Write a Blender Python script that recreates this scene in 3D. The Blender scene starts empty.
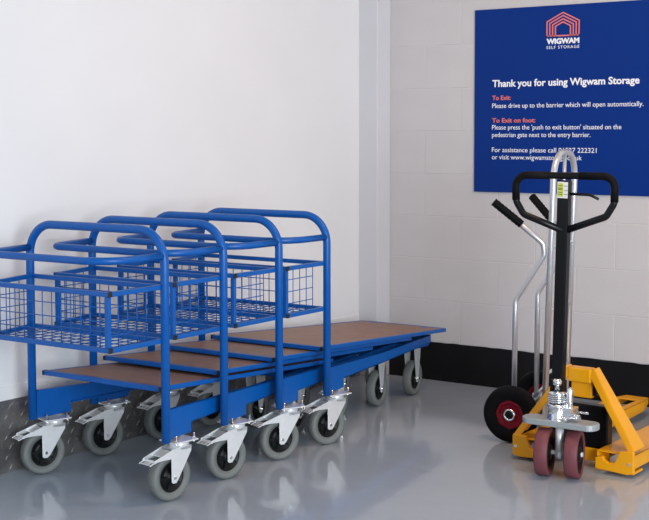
import bpy, bmesh, math, random
from mathutils import Vector, Matrix
random.seed(7)
PI = math.pi
R = math.radians
S = bpy.context.scene
C = S.collection

# ---------------------------------------------------------------- camera
cam_d = bpy.data.cameras.new('camera')
cam = bpy.data.objects.new('camera', cam_d)
C.objects.link(cam)
yaw, pitch, roll = -0.5995, 0.0636, -0.0012
fw = Vector((math.sin(yaw)*math.cos(pitch), math.cos(yaw)*math.cos(pitch), -math.sin(pitch)))
rt = Vector((math.cos(yaw), -math.sin(yaw), 0))
up = rt.cross(fw)
r2 = rt*math.cos(roll) + up*math.sin(roll)
u2 = -rt*math.sin(roll) + up*math.cos(roll)
M = Matrix((r2, u2, -fw)).transposed().to_4x4()
M.translation = Vector((3.7479, -5.8182, 1.3184))
cam.matrix_world = M
cam_d.sensor_fit = 'HORIZONTAL'
cam_d.sensor_width = 36
cam_d.lens = 1252.8*36/649
cam_d.shift_y = (213.4-260)/649
cam_d.clip_start = .05
S.camera = cam

# ---------------------------------------------------------------- world, lights, exposure
S.view_settings.view_transform = 'Standard'
S.view_settings.look = 'None'
S.view_settings.gamma = 1
S.view_settings.use_curve_mapping = False
S.view_settings.exposure = 0.0
w = bpy.data.worlds.new('world'); S.world = w
w.use_nodes = True
w.node_tree.nodes['Background'].inputs[0].default_value = (.82, .90, 1, 1)
w.node_tree.nodes['Background'].inputs[1].default_value = .72

def area(name, loc, target, sx, sy, power, col):
    d = bpy.data.lights.new(name, 'AREA'); d.shape = 'RECTANGLE'
    d.size = sx; d.size_y = sy; d.energy = power; d.color = col
    o = bpy.data.objects.new(name, d); C.objects.link(o)
    o.location = loc
    o.rotation_euler = (Vector(target)-Vector(loc)).to_track_quat('-Z', 'Y').to_euler()
    return o
# daylight through the open loading doorway on the right-hand side of the bay
area('doorway_daylight', (7.4, -6.0, 1.6), (0, -1.6, 1.2), 3.4, 2.6, 450, (.89, .945, 1))
# warm ceiling luminaire over the corner
area('ceiling_luminaire_light', (2.2, -1.6, 2.88), (1.9, -1.2, 0), 1.2, .3, 26, (1, .62, .38))

# ---------------------------------------------------------------- materials
def mat(name, col, rough=.5, metal=0, bump=0, bscale=60, var=0, vscale=8, spec=.45, coat=0):
    m = bpy.data.materials.new(name); m.use_nodes = True
    nt = m.node_tree; b = nt.nodes['Principled BSDF']
    b.inputs['Base Color'].default_value = (*col, 1)
    b.inputs['Roughness'].default_value = rough
    b.inputs['Metallic'].default_value = metal
    b.inputs['Specular IOR Level'].default_value = spec
    if coat: b.inputs['Coat Weight'].default_value = coat; b.inputs['Coat Roughness'].default_value = .1
    tc = nt.nodes.new('ShaderNodeTexCoord')
    if var:
        n = nt.nodes.new('ShaderNodeTexNoise'); n.inputs['Scale'].default_value = vscale
        n.inputs['Detail'].default_value = 5
        nt.links.new(tc.outputs['Object'], n.inputs['Vector'])
        r = nt.nodes.new('ShaderNodeValToRGB')
        r.color_ramp.elements[0].position = .3; r.color_ramp.elements[1].position = .7
        r.color_ramp.elements[0].color = (*[c*(1-var) for c in col], 1)
        r.color_ramp.elements[1].color = (*[min(1, c*(1+var*.6)) for c in col], 1)
        nt.links.new(n.outputs['Fac'], r.inputs['Fac'])
        nt.links.new(r.outputs['Color'], b.inputs['Base Color'])
    if bump:
        n2 = nt.nodes.new('ShaderNodeTexNoise'); n2.inputs['Scale'].default_value = bscale
        n2.inputs['Detail'].default_value = 4
        nt.links.new(tc.outputs['Object'], n2.inputs['Vector'])
        bp = nt.nodes.new('ShaderNodeBump'); bp.inputs['Strength'].default_value = bump
        bp.inputs['Distance'].default_value = .003
        nt.links.new(n2.outputs['Fac'], bp.inputs['Height'])
        nt.links.new(bp.outputs['Normal'], b.inputs['Normal'])
    return m

def lin(r, g, b):
    f = lambda c: (c/255/12.92) if c/255 <= .04045 else ((c/255+.055)/1.055)**2.4
    return (f(r), f(g), f(b))

m_wall = mat('white_wall_paint', (.735, .74, .75), .7, bump=.15, bscale=35, var=.02, vscale=3)
m_block = mat('painted_block', (.545, .53, .535), .6, bump=.25, bscale=70, var=.03, vscale=5)
m_mortar = mat('painted_mortar', (.56, .545, .55), .75, bump=.3, bscale=120)
m_box = mat('boxing_paint', (.585, .59, .625), .55, var=.02, vscale=4)
m_black_band = mat('black_skirting_paint', (.005, .005, .006), .5, spec=.25, bump=.4, bscale=50, var=.3)
m_tread = mat('tread_plate_aluminium', (.34, .33, .32), .36, metal=.8, bump=.2, bscale=90, var=.45, vscale=9)
m_ceil = mat('ceiling_paint', (.5, .48, .45), .9, bump=.1)
m_blue = mat('blue_powder_coat', (.001, .090, .37), .36, bump=.06, bscale=200, var=.05, vscale=20, spec=.35)
m_ply = mat('brown_phenolic_ply', (.27, .145, .098), .5, bump=.3, bscale=160, var=.16, vscale=14)
m_plug = mat('black_plastic', (.012, .012, .013), .45, bump=.05)
m_tyre = mat('grey_rubber', (.150, .165, .160), .62, bump=.1, bscale=120, var=.08, vscale=18)
m_hub = mat('black_hub_plastic', (.006, .007, .008), .45, spec=.2, bump=.05)
m_zinc = mat('bright_zinc', (.80, .82, .83), .33, metal=.45, bump=.05, bscale=60, var=.06, vscale=25)
m_chrome = mat('chrome', (.80, .81, .83), .16, metal=1, bump=.03)
m_grey_iron = mat('grey_painted_iron', (.36, .39, .40), .42, metal=.3, bump=.15, var=.1)
m_alu = mat('aluminium_tube', (.66, .67, .69), .34, metal=.75, bump=.05, bscale=150, var=.05, vscale=12)
m_yellow = mat('yellow_enamel', (.84, .36, .003), .4, spec=.3, bump=.08, bscale=80, var=.07, vscale=7, coat=.2)
m_red_poly = mat('red_polyurethane', (.165, .048, .058), .55, spec=.3, bump=.15, bscale=100, var=.12, vscale=16)
m_blk_metal = mat('black_painted_steel', (.005, .005, .006), .3, spec=.22, bump=.05, var=.1)
m_blk_rub = mat('black_rubber', (.004, .004, .005), .65, spec=.12, bump=.2, bscale=150)
m_red_hub = mat('red_wheel_hub', (.20, .003, .014), .5, spec=.25, bump=.05, var=.08)
m_sign = mat('sign_blue', (.0, .026, .195), .5, spec=.15, var=.03, vscale=2, bump=.02)
m_white = mat('sign_white_print', (.82, .84, .88), .5, bump=.01)
m_salmon = mat('sign_salmon_print', (.72, .18, .14), .5, bump=.01)
m_lab = mat('sticker_white', (.75, .76, .70), .5, bump=.01)
m_laby = mat('sticker_yellow', (.62, .60, .10), .5, bump=.01)
m_labg = mat('sticker_green_print', (.12, .20, .03), .5, bump=.01)

# glossy grey resin floor
m_floor = bpy.data.materials.new('grey_resin_floor'); m_floor.use_nodes = True
nt = m_floor.node_tree; b = nt.nodes['Principled BSDF']
tc = nt.nodes.new('ShaderNodeTexCoord')
n = nt.nodes.new('ShaderNodeTexNoise'); n.inputs['Scale'].default_value = 1.3; n.inputs['Detail'].default_value = 6
nt.links.new(tc.outputs['Object'], n.inputs['Vector'])
r = nt.nodes.new('ShaderNodeValToRGB')
r.color_ramp.elements[0].position = .3; r.color_ramp.elements[1].position = .72
r.color_ramp.elements[0].color = (.345, .40, .465, 1); r.color_ramp.elements[1].color = (.39, .445, .51, 1)
nt.links.new(n.outputs['Fac'], r.inputs['Fac'])
nt.links.new(r.outputs['Color'], b.inputs['Base Color'])
n3 = nt.nodes.new('ShaderNodeTexNoise'); n3.inputs['Scale'].default_value = 4; n3.inputs['Detail'].default_value = 5
nt.links.new(tc.outputs['Object'], n3.inputs['Vector'])
mr = nt.nodes.new('ShaderNodeMapRange'); mr.inputs['To Min'].default_value = .06; mr.inputs['To Max'].default_value = .15
nt.links.new(n3.outputs['Fac'], mr.inputs['Value']); nt.links.new(mr.outputs['Result'], b.inputs['Roughness'])
n4 = nt.nodes.new('ShaderNodeTexNoise'); n4.inputs['Scale'].default_value = 9; n4.inputs['Detail'].default_value = 3
nt.links.new(tc.outputs['Object'], n4.inputs['Vector'])
bp = nt.nodes.new('ShaderNodeBump'); bp.inputs['Strength'].default_value = .10; bp.inputs['Distance'].default_value = .01
nt.links.new(n4.outputs['Fac'], bp.inputs['Height']); nt.links.new(bp.outputs['Normal'], b.inputs['Normal'])
b.inputs['Specular IOR Level'].default_value = .6

# ---------------------------------------------------------------- mesh helpers
class MB:
    def __init__(s): s.v = []; s.f = []; s.sm = []
    def add(s, vs, fs, smooth=False):
        o = len(s.v); s.v += [Vector(v) for v in vs]
        for f in fs: s.f.append([i+o for i in f]); s.sm.append(smooth)
        return s
    def box(s, c, d, rot=None):
        c = Vector(c); hx, hy, hz = [k/2 for k in d]
        vs = [Vector((x, y, z)) for x in (-hx, hx) for y in (-hy, hy) for z in (-hz, hz)]
        if rot is not None: vs = [rot @ v for v in vs]
        return s.add([c+v for v in vs], [(0,1,3,2),(4,6,7,5),(0,4,5,1),(2,3,7,6),(0,2,6,4),(1,5,7,3)])
    def hexa(s, b4, t4):
        # bottom quad and top quad given as corner lists
        return s.add(list(b4)+list(t4), [(3,2,1,0),(4,5,6,7),(0,1,5,4),(1,2,6,5),(2,3,7,6),(3,0,4,7)])
    def prism(s, poly, axis, a, b_):
        # poly: 2-D outline in the two other axes, extruded from a to b_ along axis
        def P(q, t):
            if axis == 0: return (t, q[0], q[1])
            if axis == 1: return (q[0], t, q[1])
            return (q[0], q[1], t)
        n = len(poly); vs = [P(q, a) for q in poly]+[P(q, b_) for q in poly]
        fs = [tuple(range(n))[::-1], tuple(range(n, 2*n))]
        for i in range(n): j = (i+1) % n; fs.append((i, j, j+n, i+n))
        return s.add(vs, fs)
    def ring_prism(s, outer, inner, axis, a, b_):
        def P(q, t):
            if axis == 0: return (t, q[0], q[1])
            if axis == 1: return (q[0], t, q[1])
            return (q[0], q[1], t)
        n = len(outer)
        vs = [P(q, t) for t in (a, b_) for L in (outer, inner) for q in L]
        fs = []
        for i in range(n):
            j = (i+1) % n
            fs += [(i, j, n+j, n+i), (2*n+i, 3*n+i, 3*n+j, 2*n+j), (i, 2*n+i, 2*n+j, j), (n+i, n+j, 3*n+j, 3*n+i)]
        return s.add(vs, fs)
    def tube(s, pts, r, seg=12, closed=False, cap=True):
        pts = [Vector(p) for p in pts]; n = len(pts)
        tang = []
        for i in range(n):
            if closed: t = (pts[(i+1) % n]-pts[i-1])
            else: t = pts[min(i+1, n-1)]-pts[max(i-1, 0)]
            tang.append(t.normalized())
        ref = Vector((0, 0, 1)) if abs(tang[0].z) < .9 else Vector((0, 1, 0))
        nx = tang[0].cross(ref).normalized()
        vs = []; rr = r if isinstance(r, (list, tuple)) else [r]*n
        for i in range(n):
            nx = (nx-tang[i]*nx.dot(tang[i])).normalized()
            ny = tang[i].cross(nx)
            for k in range(seg):
                a = 2*PI*k/seg
                vs.append(pts[i]+(nx*math.cos(a)+ny*math.sin(a))*rr[i])
        fs = []
        for i in range(n if closed else n-1):
            j = (i+1) % n
            for k in range(seg):
                l = (k+1) % seg
                fs.append((i*seg+k, i*seg+l, j*seg+l, j*seg+k))
        s.add(vs, fs, True)
        if cap and not closed:
            o = len(s.v)-len(vs)
            s.f.append([o+k for k in range(seg)][::-1]); s.sm.append(False)
            s.f.append([o+(n-1)*seg+k for k in range(seg)]); s.sm.append(False)
        return s
    def lathe(s, prof, origin, axis, seg=32, smooth=True):
        # prof: (radius, distance along axis); origin + axis direction
        ax = Vector(axis).normalized(); o3 = Vector(origin)
        ref = Vector((0, 0, 1)) if abs(ax.z) < .9 else Vector((1, 0, 0))
        nx = ax.cross(ref).normalized(); ny = ax.cross(nx)
        vs = []
        for (r_, t) in prof:
            for k in range(seg):
                a = 2*PI*k/seg
                vs.append(o3+ax*t+(nx*math.cos(a)+ny*math.sin(a))*max(r_, 1e-5))
        fs = []
        for i in range(len(prof)-1):
            for k in range(seg):
                l = (k+1) % seg
                fs.append((i*seg+k, (i+1)*seg+k, (i+1)*seg+l, i*seg+l))
        return s.add(vs, fs, smooth)
    def build(s, name, m, parent=None, bevel=0, bseg=2):
        me = bpy.data.meshes.new(name)
        me.from_pydata([tuple(v) for v in s.v], [], s.f)
        bm = bmesh.new(); bm.from_mesh(me)
        bmesh.ops.recalc_face_normals(bm, faces=bm.faces)
        bm.to_mesh(me); bm.free()
        for p, q in zip(me.polygons, s.sm): p.use_smooth = q
        me.materials.append(m)
        o = bpy.data.objects.new(name, me); C.objects.link(o)
        if parent is not None: o.parent = parent
        if bevel:
            b_ = o.modifiers.new('bevel', 'BEVEL'); b_.width = bevel; b_.segments = bseg
            b_.limit_method = 'ANGLE'; b_.angle_limit = R(40)
        return o

def fillet(pts, rad, seg=8):
    # polyline with rounded corners
    pts = [Vector(p) for p in pts]; out = [pts[0]]
    if not isinstance(rad, (list, tuple)): rad = [rad]*len(pts)
    for i in range(1, len(pts)-1):
        p = pts[i]; a = (pts[i-1]-p).normalized(); b_ = (pts[i+1]-p).normalized()
        ang = a.angle(b_); d = rad[i]/math.tan(ang/2)
        cdir = (a+b_).normalized(); c = p+cdir*(rad[i]/math.sin(ang/2))
        s_ = p+a*d-c; e = p+b_*d-c
        tot = s_.angle(e); axis = s_.cross(e).normalized()
        for k in range(seg+1):
            out.append(c+Matrix.Rotation(tot*k/seg, 3, axis) @ s_)
    out.append(pts[-1])
    return out

def tag(o, label=None, cat=None, group=None, kind=None):
    if label: o['label'] = label
    if cat: o['category'] = cat
    if group: o['group'] = group
    if kind: o['kind'] = kind
    return o

def empty(name, loc, rz=0):
    o = bpy.data.objects.new(name, None); C.objects.link(o)
    o.location = loc; o.rotation_euler = (0, 0, rz); o.empty_display_size = .1
    return o

def copy_tree(o, parent=None):
    c = o.copy(); C.objects.link(c)
    if parent is not None: c.parent = parent
    for ch in list(o.children): copy_tree(ch, c)
    return c

# ---------------------------------------------------------------- the room
ZC = 3.0
f = MB().box((4, -4, -.05), (10, 9.2, .1)).build('floor', m_floor); tag(f, kind='structure')

# left wall: slightly out of square with the end wall
lw_a, lw_b = -.0 , .072              # x of its face at y=-2.6 and at y=-.11
sl = (lw_b-lw_a)/2.49
def LX(y): return lw_a+(y+2.6)*sl
wl = MB().hexa([(LX(-8), -8, 0), (LX(.1), .1, 0), (-.4, .1, 0), (-.4, -8, 0)],
               [(LX(-8), -8, ZC), (LX(.1), .1, ZC), (-.4, .1, ZC), (-.4, -8, ZC)]).build('wall_left', m_wall)
tag(wl, kind='structure')
# painted ledge over the tread plate
tr = MB().hexa([(LX(-8)+.006, -8, .284), (LX(-.11)+.006, -.11, .284), (LX(-.11)-.01, -.11, .284), (LX(-8)-.01, -8, .284)],
               [(LX(-8)+.004, -8, .338), (LX(-.11)+.004, -.11, .338), (LX(-.11)-.01, -.11, .338), (LX(-8)-.01, -8, .338)]).build('trim_1', m_wall, bevel=.002)
tag(tr, kind='structure')
# aluminium tread plate kick panel
bl = MB().hexa([(LX(-8)+.008, -8, .0), (LX(-.11)+.008, -.11, .0), (LX(-.11)-.01, -.11, .0), (LX(-8)-.01, -8, .0)],
               [(LX(-8)+.008, -8, .284), (LX(-.11)+.008, -.11, .284), (LX(-.11)-.01, -.11, .284), (LX(-8)-.01, -8, .284)]).build('baseboard_left', m_tread)
tag(bl, kind='structure')
loz = MB()
ang = math.atan2(1, sl) - PI/2
k = 0
yy = -3.6
row = 0
while yy < -.15:
    for j in range(7):
        z = .022+j*.040
        y = yy+(.020 if j % 2 else 0)
        a = R(45) if (row+j) % 2 else R(-45)
        x0 = LX(y)+.008
        L, W, H = .019, .0065, .0034
        base = []
        for (u, vv) in ((-L, 0), (0, -W), (L, 0), (0, W)):
            base.append((u*math.cos(a)-vv*math.sin(a), u*math.sin(a)+vv*math.cos(a)))
        vs = [(x0-.001, y+p_, z+q_) for p_, q_ in base]+[(x0+H, y+p_*.55, z+q_*.55) for p_, q_ in base]
        loz.add(vs, [(4,5,6,7),(0,1,5,4),(1,2,6,5),(2,3,7,6),(3,0,4,7)])
    yy += .040; row += 1
lo = loz.build('raised_tread', m_tread, bl); lo['kind'] = 'stuff'

# end wall: blocks in running bond on a mortar core
wb = MB().hexa([(-.4, .0016, 0), (6, .0016, 0), (6, .25, 0), (-.4, .25, 0)],
               [(-.4, .0016, ZC), (6, .0016, ZC), (6, .25, ZC), (-.4, .25, ZC)]).build('wall_back', m_mortar)
tag(wb, kind='structure')
G = .003
xA = [.205, .423] + [.423+.43*i for i in range(1, 7)]
xB = [.205]+[.212+.425*i for i in range(1, 7)]
phase = ['B', 'A', 'B', 'A', 'A', 'B', 'A', 'B', 'A', 'B', 'A', 'B']
zed = [.205+.225*i for i in range(13)]
meshcache = {}
for ci in range(12):
    xs = xA if phase[ci] == 'A' else xB
    z0 = zed[ci]; z1 = zed[ci+1]
    for i in range(len(xs)-1):
        L = xs[i+1]-xs[i]-G; H = z1-z0-G
        key = (round(L, 3), round(H, 3))
        if key not in meshcache:
            mb = MB(); bv = .0022
            x2, z2 = L/2, H/2
            vs = [(-x2, .006, -z2), (x2, .006, -z2), (x2, .006, z2), (-x2, .006, z2)]
            vs += [(-x2, .0009, -z2), (x2, .0009, -z2), (x2, .0009, z2), (-x2, .0009, z2)]
            vs += [(-x2+bv, 0, -z2+bv), (x2-bv, 0, -z2+bv), (x2-bv, 0, z2-bv), (-x2+bv, 0, z2-bv)]
            fs = [(3,2,1,0)]
            for a0 in (0, 4):
                for q in range(4): fs.append((a0+q, a0+(q+1) % 4, a0+4+(q+1) % 4, a0+4+q))
            fs.append((8, 9, 10, 11))
            mb.add(vs, fs)
            o = mb.build('block', m_block, wb); meshcache[key] = o.data
        else:
            o = bpy.data.objects.new('block', meshcache[key]); C.objects.link(o); o.parent = wb
        o.location = ((xs[i]+xs[i+1])/2, random.uniform(-.0004, .0004), (z0+z1)/2)
        o.rotation_euler = (random.uniform(-.002, .002), 0, random.uniform(-.0015, .0015))
# black painted band along the foot of the end wall, chipped top edge
bb = MB()
nx_ = 90; X0, X1 = .203, 4.2
top = []
for i in range(nx_+1):
    x = X0+(X1-X0)*i/nx_
    top.append((x, .205+random.uniform(-.002, .0025)))
poly = [(X0, 0.0)]+[(X1, 0.0)]+top[::-1]
bb.prism(poly, 1, -.004, .006)
bbo = bb.build('baseboard_back', m_black_band); tag(bbo, kind='structure')
# corner boxing
bx = MB().hexa([(LX(-.11)-.02, -.11, 0), (.190, -.11, 0), (.203, .02, 0), (0, .02, 0)],
               [(LX(-.11)-.02, -.11, ZC), (.190, -.11, ZC), (.203, .02, ZC), (0, .02, ZC)]).build('trim_2', m_box, bevel=.004)
tag(bx, kind='structure')
ce = MB().box((2.6, -3.5, ZC+.05), (6.2, 7.4, .1)).build('ceiling', m_ceil); tag(ce, kind='structure')
lum = empty('ceiling_luminaire', (2.2, -1.6, ZC))
tag(lum, 'slim rectangular ceiling light fitting over the corner of the bay', 'ceiling light')
MB().box((0, 0, -.035), (1.3, .36, .07)).build('housing', m_wall, lum, bevel=.005)
MB().box((0, 0, -.075), (1.22, .3, .012)).build('diffuser', m_white, lum, bevel=.003)

# ---------------------------------------------------------------- platform trolleys
RW = .0875
def tyre_prof(r, w_, ri):
    h = w_/2
    return [(ri, -h*.72), (r*.86, -h), (r*.95, -h*.9), (r*.99, -h*.55), (r, 0), (r*.99, h*.55), (r*.95, h*.9), (r*.86, h), (ri, h*.72), (ri, -h*.72)]

def wheel(parent, cy, tyre_m, hub_m, r=RW, w_=.045, ri=.056):
    MB().lathe(tyre_prof(r, w_, ri), (0, cy, r), (1, 0, 0), 40).build('tyre', tyre_m, parent)
    hb = MB()
    hb.lathe([(ri+.001, -.014), (ri+.001, .014), (ri-.006, .014), (ri-.010, .006), (.022, .005), (.020, .017), (.006, .019), (0, .019)], (0, cy, r), (1, 0, 0), 32)
    hb.lathe([(ri+.001, .014), (ri+.001, -.014), (ri-.006, -.014), (ri-.010, -.006), (.022, -.005), (.020, -.017), (.006, -.019), (0, -.019)], (0, cy, r), (1, 0, 0), 32)
    for k in range(5):
        a = 2*PI*k/5+.3
        rot = Matrix.Rotation(a, 3, 'X')
        hb.box(Vector((0, cy, r))+rot @ Vector((0, 0, (.018+ri-.004)/2)), (.026, .007, ri-.022), rot)
    hb.build('wheel_hub', hub_m, parent)

def swivel_castor(parent, x, y, rz):
    root = MB()
    t = -.048                                    # trail
    # cheeks
    for sx in (-1, 1):
        xo = sx*.027
        root.prism([(.036, .193), (.034, .172), (t+.018, .074), (t+.008, .068), (t-.006, .070), (t-.010, .085), (t+.002, .150), (-.030, .193)], 0, xo-.0015, xo+.0015)
    # bridge and swivel head
    root.prism([(.036, .193), (.034, .181), (-.05, .181), (-.06, .193)], 0, -.0285, .0285)
    root.lathe([(0, .190), (.034, .190), (.037, .198), (.037, .206), (.030, .211), (0, .211)], (0, 0, 0), (0, 0, 1), 24)
    # mounting plate
    root.box((0, 0, .2135), (.090, .110, .005))
    o = root.build('swivel_castor', m_zinc, parent, bevel=.0008)
    o.location = (x, y, 0); o.rotation_euler = (0, 0, rz)
    wheel(o, t, m_tyre, m_hub)
    bk = MB()
    for sx in (-1, 1):
        xo = sx*.0325
        bk.prism([(-.018, .197), (-.056, .192), (-.140, .166), (-.142, .158), (-.100, .160), (t-.016, .158), (t-.015, .074), (t-.009, .068), (t+.007, .068), (t+.012, .076), (t+.014, .160), (-.018, .178)], 0, xo-.0015, xo+.0015)
    bk.hexa([(-.032, -.100, .168), (.032, -.100, .168), (.032, -.062, .184), (-.032, -.062, .184)], [(-.032, -.100, .171), (.032, -.100, .171), (.032, -.062, .187), (-.032, -.062, .187)])
    bk.box((0, -.136, .160), (.064, .006, .010))
    bk.box((0, -.156, .152), (.064, .004, .004), Matrix.Rotation(.35, 3, 'X'))
    for sx in (-1, 1): bk.box((sx*.03, -.146, .156), (.004, .030, .004), Matrix.Rotation(.35, 3, 'X'))
    bk.box((0, -.146, .156), (.03, .022, .003), Matrix.Rotation(.35, 3, 'X'))
    bk.build('brake_pedal', m_zinc, o, bevel=.0006)
    MB().tube([(-.036, t, RW), (.036, t, RW)], .0065, 10).build('axle_bolt', m_chrome, o)
    for sx in (-1, 1):
        for sy in (-1, 1):
            bo = MB()
            bo.lathe([(.004, .205), (.004, .238), (0, .238)], (sx*.034, sy*.042, 0), (0, 0, 1), 8)
            bo.lathe([(.0085, .216), (.0085, .224), (0, .224)], (sx*.034, sy*.042, 0), (0, 0, 1), 6, False)
            bo.build('mounting_bolt', m_chrome, o)
    return o

def fixed_castor(parent, x, y, rz):
    root = MB()
    for sx in (-1, 1):
        xo = sx*.027
        root.prism([(-.042, .246), (.042, .246), (.036, .200), (.012, .072), (0, .066), (-.012, .072), (-.036, .200)], 0, xo-.0015, xo+.0015)
    root.box((0, 0, .2475), (.085, .095, .004))
    o = root.build('fixed_castor', m_zinc, parent, bevel=.0008)
    o.location = (x, y, 0); o.rotation_euler = (0, 0, rz)
    wheel(o, 0, m_tyre, m_hub)
    MB().tube([(-.037, 0, RW), (.037, 0, RW)], .008, 10).build('axle_bolt', m_chrome, o)
    return o

PW = .337; TR = .016
def make_trolley():
    root = empty('platform_trolley', (0, 0, 0))
    # hoop frame
    MB().tube(fillet([(-PW, 0, .222), (-PW, 0, .978), (PW, 0, .978), (PW, 0, .222)], .115, 12), TR, 14).build('hoop_frame', m_blue, root)
    # push handle
    MB().tube(fillet([(-PW+.004, -.006, .888), (-PW+.056, -.272, .888), (PW-.018, -.272, .888), (PW-.004, -.006, .888)], [0, .055, .125, 0], 12), .0135, 12).build('push_handle', m_blue, root)
    # side rails, tapering in plan so the trolleys nest
    for s in (-1, 1):
        def XR(y): return s*(PW-.006-.150*y/1.2)
        prof = [(.012, .225), (.172, .225), (.172, .262), (.60, .262), (1.18, .264), (1.18, .306), (.60, .311), (.012, .336)]
        rail = MB()
        n = len(prof)
        vs = [(XR(y), y, z) for y, z in prof]+[(XR(y)-s*.005, y, z) for y, z in prof]
        fs = [tuple(range(n))[::-1], tuple(range(n, 2*n))]
        for i in range(n): j = (i+1) % n; fs.append((i, j, j+n, i+n))
        rail.add(vs, fs)
        # folded lips top and bottom
        def lip(a, b_, za, zb):
            rail.hexa([(XR(a), a, za), (XR(b_), b_, zb), (XR(b_)-s*.014, b_, zb), (XR(a)-s*.014, a, za)],
                      [(XR(a), a, za+.004), (XR(b_), b_, zb+.004), (XR(b_)-s*.014, b_, zb+.004), (XR(a)-s*.014, a, za+.004)])
        lip(.012, .60, .332, .307); lip(.60, 1.18, .307, .302)
        lip(.172, .60, .262, .262); lip(.60, 1.18, .262, .264)
        rail.build('side_rail', m_blue, root)
    # front cross member
    MB().box((0, 1.165, .284), (.355, .03, .040)).build('front_crossbar', m_blue, root, bevel=.002)
    pl = MB().box((0, 1.125, .2575), (.35, .10, .016)); pl.build('castor_plate', m_blue, root, bevel=.002)
    # deck
    def ZD(y): return .420-.068*(y-.02)
    yn, yf, wn, wf = .028, 1.215, .290, .245
    def quad(y0, y1, w0, w1, t0, t1):
        return ([(-w0, y0, ZD(y0)-t0), (w0, y0, ZD(y0)-t0), (w1, y1, ZD(y1)-t0), (-w1, y1, ZD(y1)-t0)],
                [(-w0, y0, ZD(y0)-t1), (w0, y0, ZD(y0)-t1), (w1, y1, ZD(y1)-t1), (-w1, y1, ZD(y1)-t1)])
    d = MB(); b4, t4 = quad(yn+.012, yf-.012, wn-.012, wf-.012, .013, .0012)
    d.hexa(b4, t4); d.build('plywood_deck', m_ply, root)
    fr = MB()
    def bar(p, q, wid):
        p = Vector(p); q = Vector(q); t = (q-p).normalized(); sd = t.cross(Vector((0, 0, 1))).normalized()*wid/2
        dz = Vector((0, 0, .0175))
        fr.hexa([p-sd-dz, q-sd-dz, q+sd-dz, p+sd-dz], [p-sd, q-sd, q+sd, p+sd])
    bar((-wn, yn, ZD(yn)), (wn, yn, ZD(yn)), .022)
    bar((-wf, yf, ZD(yf)), (wf, yf, ZD(yf)), .018)
    bar((wn-.006, yn, ZD(yn)), (wf, yf, ZD(yf)), .014)
    bar((-wn+.006, yn, ZD(yn)), (-wf, yf, ZD(yf)), .014)
    fr.build('deck_edge_frame', m_blue, root, bevel=.0025)
    for s in (-1, 1):
        MB().box((s*(wn+.004), yn, ZD(yn)-.0088), (.014, .0225, .018)).build('deck_cap', m_plug, root, bevel=.002)
        # short stays near the hinge that carry the deck
        MB().box((s*.15, 1.165, .322), (.03, .02, .040)).build('deck_stay', m_blue, root)
    # basket
    zb, zt, yb, xb, xl = .588, .779, -.262, .321, -.274
    q = .017
    for name_, z in (('basket_top_frame', zt), ('basket_bottom_frame', zb)):
        m_ = MB()
        m_.box(((xb+xl)/2, yb, z), (xb-xl, q, q)).box((0, -.004, z), (2*PW-.03, q, q))
        for s in (-1, 1):
            p0 = Vector((xb-.003 if s > 0 else xl+.003, yb+q/2, z)); p1 = Vector((s*(PW-.012), -.004, z))
            m_.hexa([(p0.x-q/2, p0.y, z-q/2), (p0.x+q/2, p0.y, z-q/2), (p1.x+q/2, p1.y, z-q/2), (p1.x-q/2, p1.y, z-q/2)],
                    [(p0.x-q/2, p0.y, z+q/2), (p0.x+q/2, p0.y, z+q/2), (p1.x+q/2, p1.y, z+q/2), (p1.x-q/2, p1.y, z+q/2)])
        m_.build(name_, m_blue, root, bevel=.0025)
        for s in (-1, 1):
            MB().box((xb+.002 if s > 0 else xl-.002, yb, z), (.006, q+.001, q+.001)).build('end_cap', m_plug, root, bevel=.002)
    for s in (-1, 1):
        MB().box((xb-.009 if s > 0 else xl+.009, yb, (zb+zt)/2), (q, q, zt-zb-q)).build('basket_upright', m_blue, root, bevel=.0025)
    wr = .0019
    fp = MB()
    nx2 = 13
    for i in range(1, nx2):
        x = xl+(xb-xl)*i/nx2
        fp.tube([(x, yb, zb), (x, yb, zt)], wr, 5)
    for z in (zb+.048, zb+.096, zb+.144):
        fp.tube([(xl, yb+.003, z), (xb, yb+.003, z)], wr, 5)
    fp.build('front_wire_mesh', m_blue, root)
    bp_ = MB()
    for i in range(1, nx2):
        x = xl+(xb-xl)*i/nx2
        bp_.tube([(x, yb, zb), (x, 0, zb)], wr, 5)
    for k_ in range(1, 5):
        y = yb*(1-k_/5)
        bp_.tube([(xl, y, zb+.003), (xb, y, zb+.003)], wr, 5)
    bp_.build('bottom_wire_mesh', m_blue, root)
    for s in (-1, 1):
        sp = MB(); x = xb-.006 if s > 0 else xl+.006
        for k_ in range(1, 5):
            y = yb+.047*k_
            sp.tube([(x, y, zb), (x, y, zt)], wr, 5)
        for z in (zb+.048, zb+.096, zb+.144):
            sp.tube([(x, yb, z), (x, yb+.188, z)], wr, 5)
        sp.build('side_wire_mesh', m_blue, root)
    # castors
    cs = [swivel_castor(root, .318, .092, 0), swivel_castor(root, -.318, .092, 0)]
    fixed_castor(root, .108, 1.125, R(8)); fixed_castor(root, -.108, 1.125, R(6))
    return root

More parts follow.
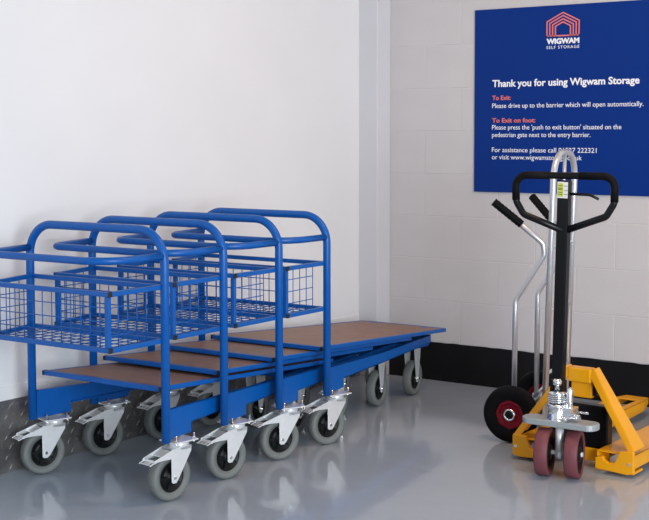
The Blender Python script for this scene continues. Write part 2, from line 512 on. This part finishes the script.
SP = [(.468, -2.515), (.461, -2.178), (.470, -1.840), (.484, -1.522)]
labels = [
 'blue basket trolley at the left end of the nested row, cut by the picture edge',
 'blue basket trolley second from the left in the nested row',
 'blue basket trolley third from the left, before the one with the longest bare deck',
 'blue basket trolley nearest the corner, its long brown deck uncovered']
castor_rot = [(-9, -20), (-14, -16), (-24, -6), (-20, -8)]
proto = make_trolley()
trolleys = []
for i in range(4):
    t = proto if i == 0 else copy_tree(proto)
    trolleys.append(t)
for i, t in enumerate(trolleys):
    t.location = (SP[i][0], SP[i][1], 0); t.rotation_euler = (0, 0, .012)
    if i == 0:
        for c in t.children:
            if c.name.startswith(('plywood_deck', 'deck_edge', 'deck_cap')): c.location.z -= .006
    tag(t, labels[i], 'trolley', 'nested blue platform trolleys along the left wall')
    sc = [c for c in t.children if c.name.startswith('swivel_castor')]
    for c in sc:
        c.rotation_euler = (0, 0, R(castor_rot[i][0] if c.location.x > 0 else castor_rot[i][1]))

# ---------------------------------------------------------------- pallet truck
pt = empty('pallet_truck', (1.812, -1.385, 0), R(-2.5))
tag(pt, 'yellow hand pallet truck with black loop handle and dark red twin steering wheels', 'pallet truck')
st = Matrix.Rotation(R(15), 3, 'Z')
def steer(v): return st @ Vector(v)
ax = steer((1, 0, 0))
for s in (-1, 1):
    c = steer((s*.057, 0, .092))
    w_ = MB().lathe([(.074, -.025), (.088, -.026), (.092, -.022), (.092, .022), (.088, .026), (.074, .025), (.074, -.025)], c, ax, 40)
    wo = w_.build('steering_wheel', m_red_poly, pt)
    MB().lathe([(.0745, -.022), (.0745, .022), (.066, .022), (.060, .010), (.03, .008), (.028, .024), (.012, .026), (0, .026)], c, ax, 32).lathe(
        [(.0745, .022), (.0745, -.022), (.066, -.022), (.060, -.010), (.03, -.008), (.028, -.024), (.012, -.026), (0, -.026)], c, ax, 32).build('wheel_hub', m_hub, wo)
kp = MB()
kp.tube([(0, 0, .078), (0, 0, .20)], .0165, 16)
kp.lathe([(.0, .070), (.014, .070), (.018, .076), (.018, .098), (0, .098)], (0, 0, 0), (0, 0, 1), 16)
kp.build('king_post', m_zinc, pt)
MB().tube([steer((-.09, 0, .092)), steer((.09, 0, .092))], .009, 12).build('steering_axle', m_zinc, pt)
# steering head plate
hp = []
for i in range(24):
    a = 2*PI*i/24
    cx_ = .118 if math.cos(a) > 0 else -.118
    hp.append((cx_+.038*math.cos(a), .046*math.sin(a)*(1 if abs(math.cos(a)) < .99 else 1)))
hpo = MB().prism(hp, 2, -.012, .012).build('steering_head_plate', m_grey_iron, pt, bevel=.004)
hpo.location = (.003, 0, .210); hpo.rotation_euler = (0, R(-.6), 0)
# pump
pu = MB()
pu.lathe([(0, .218), (.039, .218), (.038, .226), (.035, .230), (.034, .268), (.037, .270), (.037, .278), (.034, .283), (0, .283)], (-.012, 0, 0), (0, 0, 1), 28)
pu.box((.034, .012, .248), (.050, .055, .050))
pu.lathe([(0, .0), (.014, 0), (.014, .03), (0, .03)], (.058, -.008, .240), (1, -.3, 0), 14)
pu.lathe([(0, .0), (.010, 0), (.010, .05), (0, .05)], (.044, -.008, .232), (0, -1, .1), 12)
pu.lathe([(0, .26), (.013, .26), (.014, .33), (.010, .345), (0, .35)], (.034, .012, 0), (0, 0, 1), 16)
pu.build('hydraulic_pump', m_chrome, pt, bevel=.003)
sp_ = []
for i in range(97):
    a = i/96*4*2*PI
    sp_.append((-.012+.032*math.cos(a), .032*math.sin(a), .286+.030*i/96))
MB().tube(sp_, .0035, 6).build('return_spring', m_chrome, pt)
MB().lathe([(0, .28), (.010, .28), (.010, .352), (.017, .356), (.018, .368), (.012, .378), (0, .379)], (-.012, 0, 0), (0, 0, 1), 18).lathe(
    [(0, .318), (.034, .318), (.034, .326), (.012, .330)], (-.012, 0, 0), (0, 0, 1), 24).build('pump_piston', m_chrome, pt)
MB().tube([(.080, -.01, .262), (.128, -.025, .266)], .0045, 8).build('release_pedal', m_chrome, pt)
# drawbar
d0 = Vector((-.038, .056, .205)); d1 = Vector((-.006, .035, 1.155))
dv = (d1-d0).normalized()
dx = Vector((1, 0, 0)); dx = (dx-dv*dx.dot(dv)).normalized(); dy = dv.cross(dx)
def dbar(a, b_, hw0, hd0, hw1, hd1):
    m_ = MB(); A = d0+dv*a; B = d0+dv*b_
    return m_.hexa([A-dx*hw0-dy*hd0, A+dx*hw0-dy*hd0, A+dx*hw0+dy*hd0, A-dx*hw0+dy*hd0],
                   [B-dx*hw1-dy*hd1, B+dx*hw1-dy*hd1, B+dx*hw1+dy*hd1, B-dx*hw1+dy*hd1])
db = dbar(0, .16, .028, .022, .027, .022); db.hexa(*(lambda q: (q.v[:4], q.v[4:]))(dbar(.16, .935, .0235, .018, .0235, .018)))
dbo = db.build('drawbar', m_blk_metal, pt, bevel=.005)
fl = d0+dv*.815
def onfront(a, u, off): return d0+dv*a+dx*u-dy*(.018+off)*(1 if dy.y > 0 else -1)
def patch(a0, a1, u0, u1, off, name, m_, par):
    P = [onfront(a0, u0, off-.0008), onfront(a0, u1, off-.0008), onfront(a1, u1, off-.0008), onfront(a1, u0, off-.0008)]
    Q = [onfront(a0, u0, off), onfront(a0, u1, off), onfront(a1, u1, off), onfront(a1, u0, off)]
    return MB().hexa(P, Q).build(name, m_, par)
stk = patch(.868, .930, -.022, .022, .0008, 'sticker', m_lab, pt); stk['label'] = 'white and yellow sticker on the drawbar'
patch(.873, .925, -.020, .003, .0009, 'yellow_panel', m_laby, stk)
for a in (.880, .888, .899, .904, .914): patch(a, a+.003, -.018, .0, .002, 'printed_mark', m_labg, stk)
for a in (.882, .897, .914): patch(a, a+.0015, .007, .021, .002, 'printed_mark', m_plug, stk)
# loop handle, bars from a flattened hexagon
hc = Vector((-.008, .034, 0))
def HP(x, z): return (hc.x+x*.985, hc.y+x*.13, z)
loop = fillet([HP(0, .945), HP(-.165, 1.005), HP(-.195, 1.055), HP(-.196, 1.157), HP(.194, 1.157), HP(.195, 1.055), HP(.165, 1.005), HP(0, .945)],
              [0, .03, .03, .045, .045, .03, .03, 0], 7)
MB().tube(loop, .0135, 12).build('loop_handle', m_blk_metal, pt)
for s in (-1, 1):
    g = fillet([HP(s*.196, 1.06), HP(s*.198, 1.157), HP(s*.06, 1.157)], [0, .045, 0], 7)
    MB().tube(g, .0152, 12).build('rubber_grip', m_blk_rub, pt)
MB().tube(fillet([HP(.025, 1.088), HP(.10, 1.086), HP(.135, 1.070)], [0, .03, 0], 5), .0055, 8).build('release_lever', m_blk_metal, pt)
# chassis crown, struts and feet
cr = MB()
cr.box((-.01, .210, .363), (.100, .050, .058)).box((-.01, .222, .305), (.09, .03, .07))
cr.build('crown_block', m_yellow, pt, bevel=.006)
MB().box((-.03, .252, .140), (.25, .05, .20)).box((-.01, .240, .31), (.12, .05, .06)).build('linkage_housing', m_blk_metal, pt, bevel=.006)
MB().box((-.01, .205, .050), (.25, .012, .05)).build('cross_plate', m_yellow, pt, bevel=.003)
for s in (-1, 1):
    m_ = MB()
    yf_, yb_ = .135, .275
    # slanting box strut from crown to foot
    # front flange, then the outer web behind it
    P4 = [(-.01+s*.036, .372), (-.01+s*.062, .395), (-.01+s*.258, .105), (-.01+s*.230, .098)]
    A = [(P4[0][0], yf_+.055, P4[0][1]), (P4[1][0], yf_+.055, P4[1][1]), (P4[2][0], yf_, P4[2][1]), (P4[3][0], yf_, P4[3][1])]
    m_.hexa(A, [(x, y+.008, z) for x, y, z in A])
    A = [(P4[1][0]-s*.009, yf_+.055, P4[1][1]-.006), (P4[1][0], yf_+.055, P4[1][1]), (P4[2][0], yf_, P4[2][1]), (P4[2][0]-s*.009, yf_, P4[2][1]-.006)]
    m_.hexa(A, [(A[0][0], A[0][1]+.05, A[0][2]), (A[1][0], A[1][1]+.05, A[1][2]), (A[2][0], A[2][1]+.10, A[2][2]), (A[3][0], A[3][1]+.10, A[3][2])])
    m_.build('frame_strut', m_yellow, pt, bevel=.003)
    # foot plate with the hooked inner end
    ft = MB()
    poly = [(.105, .020), (.105, .062), (.135, .070), (.142, .056), (.160, .048), (.185, .052), (.196, .075), (.205, .100), (.258, .105), (.262, .095), (.262, .020), (.235, .012)]
    ft.prism([(-.012+s*(x-.003), z) for x, z in poly], 1, .125, .145)
    ft.box((-.012+s*.182, .18, .018), (.15, .09, .010))
    ft.build('foot_plate', m_yellow, pt, bevel=.003)
    MB().tube([(-.012+s*.242, .122, .055), (-.012+s*.242, .130, .055)], .006, 10).build('foot_bolt', m_chrome, pt)
    # fork: folded channel with tapered tip and roller opening
    x0, x1 = -.012+s*.100, -.012+s*.256
    xm = (x0+x1)/2; hw = .078
    zt_ = .088
    fk = MB()
    def plate(y0, y1, w0, w1, z0, z1, t=.006):
        fk.hexa([(xm-w0, y0, z0-t), (xm+w0, y0, z0-t), (xm+w1, y1, z1-t), (xm-w1, y1, z1-t)],
                [(xm-w0, y0, z0), (xm+w0, y0, z0), (xm+w1, y1, z1), (xm-w1, y1, z1)])
    plate(.145, .88, hw, hw, zt_, zt_)
    # two bands around the roller opening
    for q_ in (-1, 1):
        fk.hexa([(xm+q_*hw, .88, zt_-.006), (xm+q_*.040, .88, zt_-.006), (xm+q_*.040, 1.10, zt_-.006), (xm+q_*.075, 1.10, zt_-.006)],
                [(xm+q_*hw, .88, zt_), (xm+q_*.040, .88, zt_), (xm+q_*.040, 1.10, zt_), (xm+q_*.075, 1.10, zt_)])
    plate(1.10, 1.20, .075, .055, zt_, zt_-.004)
    plate(1.20, 1.245, .055, .032, zt_-.004, zt_-.03)
    for q_ in (-1, 1):
        xx = xm+q_*hw; x2 = xm+q_*.075
        fk.hexa([(xx, .145, .034), (xx-q_*.006, .145, .034), (xx-q_*.006, .88, .034), (xx, .88, .034)],
                [(xx, .145, zt_), (xx-q_*.006, .145, zt_), (xx-q_*.006, .88, zt_), (xx, .88, zt_)])
        fk.hexa([(xx, .88, .034), (xx-q_*.006, .88, .034), (x2-q_*.006, 1.10, .040), (x2, 1.10, .040)],
                [(xx, .88, zt_), (xx-q_*.006, .88, zt_), (x2-q_*.006, 1.10, zt_), (x2, 1.10, zt_)])
        x3 = xm+q_*.055
        fk.hexa([(x2, 1.10, .040), (x2-q_*.006, 1.10, .040), (x3-q_*.006, 1.20, .055), (x3, 1.20, .055)],
                [(x2, 1.10, zt_), (x2-q_*.006, 1.10, zt_), (x3-q_*.006, 1.20, zt_-.004), (x3, 1.20, zt_-.004)])
    fo = fk.build('fork', m_yellow, pt, bevel=.002)
    MB().lathe([(0, -.032), (.036, -.032), (.038, -.028), (.038, .028), (.036, .032), (0, .032)], (xm, .99, .038), (1, 0, 0), 28).build('load_roller', m_red_poly, fo)
    MB().tube([(xm, .2, .05), (xm, .93, .05)], .010, 8).build('push_rod', m_blk_metal, pt)

# ---------------------------------------------------------------- sack truck
sk = empty('sack_truck', (1.385, -.81, 0), R(5.7))
tag(sk, 'tall aluminium tube sack truck with black grips and red-hubbed wheel behind the pallet truck', 'sack truck')
YS = .145
def mx(z): return .154+.028*(z-.3)
MB().tube(fillet([(mx(.1), -YS, .112), (mx(1.24), -YS, 1.238), (mx(1.24), YS, 1.238), (mx(.1), YS, .112)], .115, 12), .0135, 12).build('main_frame', m_alu, sk)
MB().tube([(mx(.1), 0, .112), (mx(1.23), 0, 1.228)], .008, 10).build('centre_tube', m_alu, sk)
for z in (.30, .57, .84):
    MB().tube([(mx(z), -YS, z), (mx(z), YS, z)], .008, 10).build('cross_rung', m_alu, sk)
for s in (-1, 1):
    MB().tube(fillet([(.012, s*YS, .135), (.014, s*YS, .605), (.142, s*(YS+.002), .805), (.138, s*(YS+.010), .856), (-.038, s*(YS+.092), 1.018)], [0, .06, .045, .03, 0], 6), .0115, 12).build('handle_tube', m_alu, sk)
    p0 = Vector((-.050, s*(YS+.0975), 1.030)); p1 = Vector((.055, s*(YS+.048), .936))
    n_ = 17; pts = [p0.lerp(p1, i/(n_-1)) for i in range(n_)]
    MB().tube(pts, [.0165 if i % 2 else .0185 for i in range(n_)], 14).build('rubber_grip', m_blk_rub, sk)
    # wheel
    yc = s*(YS+.052)
    ty = MB().lathe([(.062, -.022), (.090, -.030), (.108, -.029), (.118, -.020), (.1225, 0), (.118, .020), (.108, .029), (.090, .030), (.062, .022), (.062, -.022)], (.018, yc, .1225), (0, 1, 0), 40)
    wo = ty.build('wheel', m_blk_rub, sk)
    hb = MB()
    for q_ in (-1, 1):
        hb.lathe([(.063, q_*-.001), (.063, q_*.020), (.054, q_*.021), (.044, q_*.012), (.032, q_*.010), (.026, q_*.022), (0, q_*.022)], (.018, yc, .1225), (0, 1, 0), 8, False)
    ho = hb.build('wheel_hub', m_red_hub, wo)
    br = MB().lathe([(.0255, 0), (.0255, s*.028), (.018, s*.028), (.018, 0)], (.018, yc, .1225), (0, 1, 0), 24); br.build('bearing_ring', m_chrome, wo)
    MB().lathe([(.0165, 0), (.0165, s*.0255), (0, s*.0255)], (.018, yc, .1225), (0, 1, 0), 16).build('axle_cap', m_hub, wo)
    # bracket bracing the axle to the frame
    MB().hexa([(-.008, s*YS-.004, .10), (.155, s*YS-.004, .118), (.155, s*YS+.004, .118), (-.008, s*YS+.004, .10)],
              [(-.006, s*YS-.004, .15), (.155, s*YS-.004, .17), (.155, s*YS+.004, .17), (-.006, s*YS+.004, .15)]).build('axle_bracket', m_alu, sk, bevel=.002)
    for dz in (0, .028):
        MB().tube([(.100, s*YS, .165+dz), (.154, s*YS, .225+dz)], .0065, 8).build('brace', m_alu, sk)
MB().tube([(.018, -YS-.075, .1225), (.018, YS+.075, .1225)], .009, 12).build('axle', m_zinc, sk)
MB().box((.265, 0, .1035), (.23, .36, .006)).box((.152, 0, .135), (.006, .36, .066)).build('toe_plate', m_alu, sk, bevel=.002)

# ---------------------------------------------------------------- sign
sg = empty('wall_sign', (1.22, -.004, 1.484))
tag(sg, 'large blue information sign with white lettering and house logo on the block wall', 'sign')
ZL, ZH = 1.017, 1.951
MB().box((.02, -.003, 0), (2*(1.22-.7191)+.04, .007, ZH-ZL)).build('sign_board', m_sign, sg, bevel=.0012)
def text(s, x0, x1, z, m_, name, bold=.0, cap=None, sp=1.0):
    cu = bpy.data.curves.new('t', 'FONT'); cu.body = s; cu.size = .1; cu.extrude = .0006
    cu.offset = bold; cu.space_character = sp; cu.resolution_u = 3
    to = bpy.data.objects.new('t', cu); C.objects.link(to)
    bpy.context.view_layer.update()
    dg = bpy.context.evaluated_depsgraph_get()
    me = bpy.data.meshes.new_from_object(to.evaluated_get(dg))
    bpy.data.objects.remove(to)
    xs = [v.co.x for v in me.vertices]
    sc = (x1-x0)/(max(xs)-min(xs)); mnx = min(xs)
    sz = sc if cap is None else cap/(.073)
    for v in me.vertices:
        X, Y, Z = v.co
        v.co = ((X-mnx)*sc+x0-1.22, -.0072-Z, Y*sz+z-1.484)
    me.materials.clear(); me.materials.append(m_)
    o = bpy.data.objects.new(name, me); C.objects.link(o); o.parent = sg
    return o
text('Thank you for using Wigwam Storage', .822, 1.601, 1.556, m_white, 'heading_text', bold=.0025, cap=.036)
text('To Exit:', .822, .925, 1.489, m_salmon, 'subheading_text', bold=.002, cap=.023)
text('Please drive up to the barrier which will open automatically.', .822, 1.622, 1.448, m_white, 'body_text', cap=.025)
text('To Exit on foot:', .822, 1.063, 1.374, m_salmon, 'subheading_text', bold=.002, cap=.023)
text("Please press the 'push to exit button' situated on the", .822, 1.514, 1.338, m_white, 'body_text', cap=.025)
text('pedestrian gate next to the entry barrier.', .822, 1.357, 1.300, m_white, 'body_text', cap=.025)
text('For assistance please call 01527 222321', .822, 1.389, 1.223, m_white, 'body_text', cap=.025)
text('or visit www.wigwamstorage.co.uk', .822, 1.313, 1.186, m_white, 'body_text', cap=.025)
text('WIGWAM', 1.119, 1.293, 1.762, m_white, 'logo_lettering', bold=.005, cap=.026)
text('SELF STORAGE', 1.119, 1.293, 1.737, m_white, 'logo_lettering', cap=.015, sp=1.25)
def house(hw_, zb_, ze, za): return [(-hw_, zb_), (hw_, zb_), (hw_, ze), (0, za), (-hw_, ze)]
lg = MB()
cxl = 1.206-1.22
hs = [(.088, 1.873, 1.917), (.073, 1.865, 1.902), (.058, 1.857, 1.886), (.043, 1.849, 1.871)]
for (h_, ze, za) in hs:
    t = .0065
    # an open-footed outline: left wall, two roof slopes, right wall
    o_ = [(-h_, 1.797), (-h_, ze), (0, za), (h_, ze), (h_, 1.797)]
    i_ = [(-h_+t, 1.797), (-h_+t, ze-t*.55), (0, za-t*1.05), (h_-t, ze-t*.55), (h_-t, 1.797)]
    for k_ in range(4):
        q4 = [o_[k_], o_[k_+1], i_[k_+1], i_[k_]]
        lg.prism([(a+cxl, z-1.484) for a, z in q4], 1, -.0078, -.0064)
lg.prism([(a+cxl, z-1.484) for a, z in [(-.088, 1.797), (.088, 1.797), (.088, 1.8035), (-.088, 1.8035)]], 1, -.0078, -.0064)
lg.build('house_logo', m_salmon, sg)
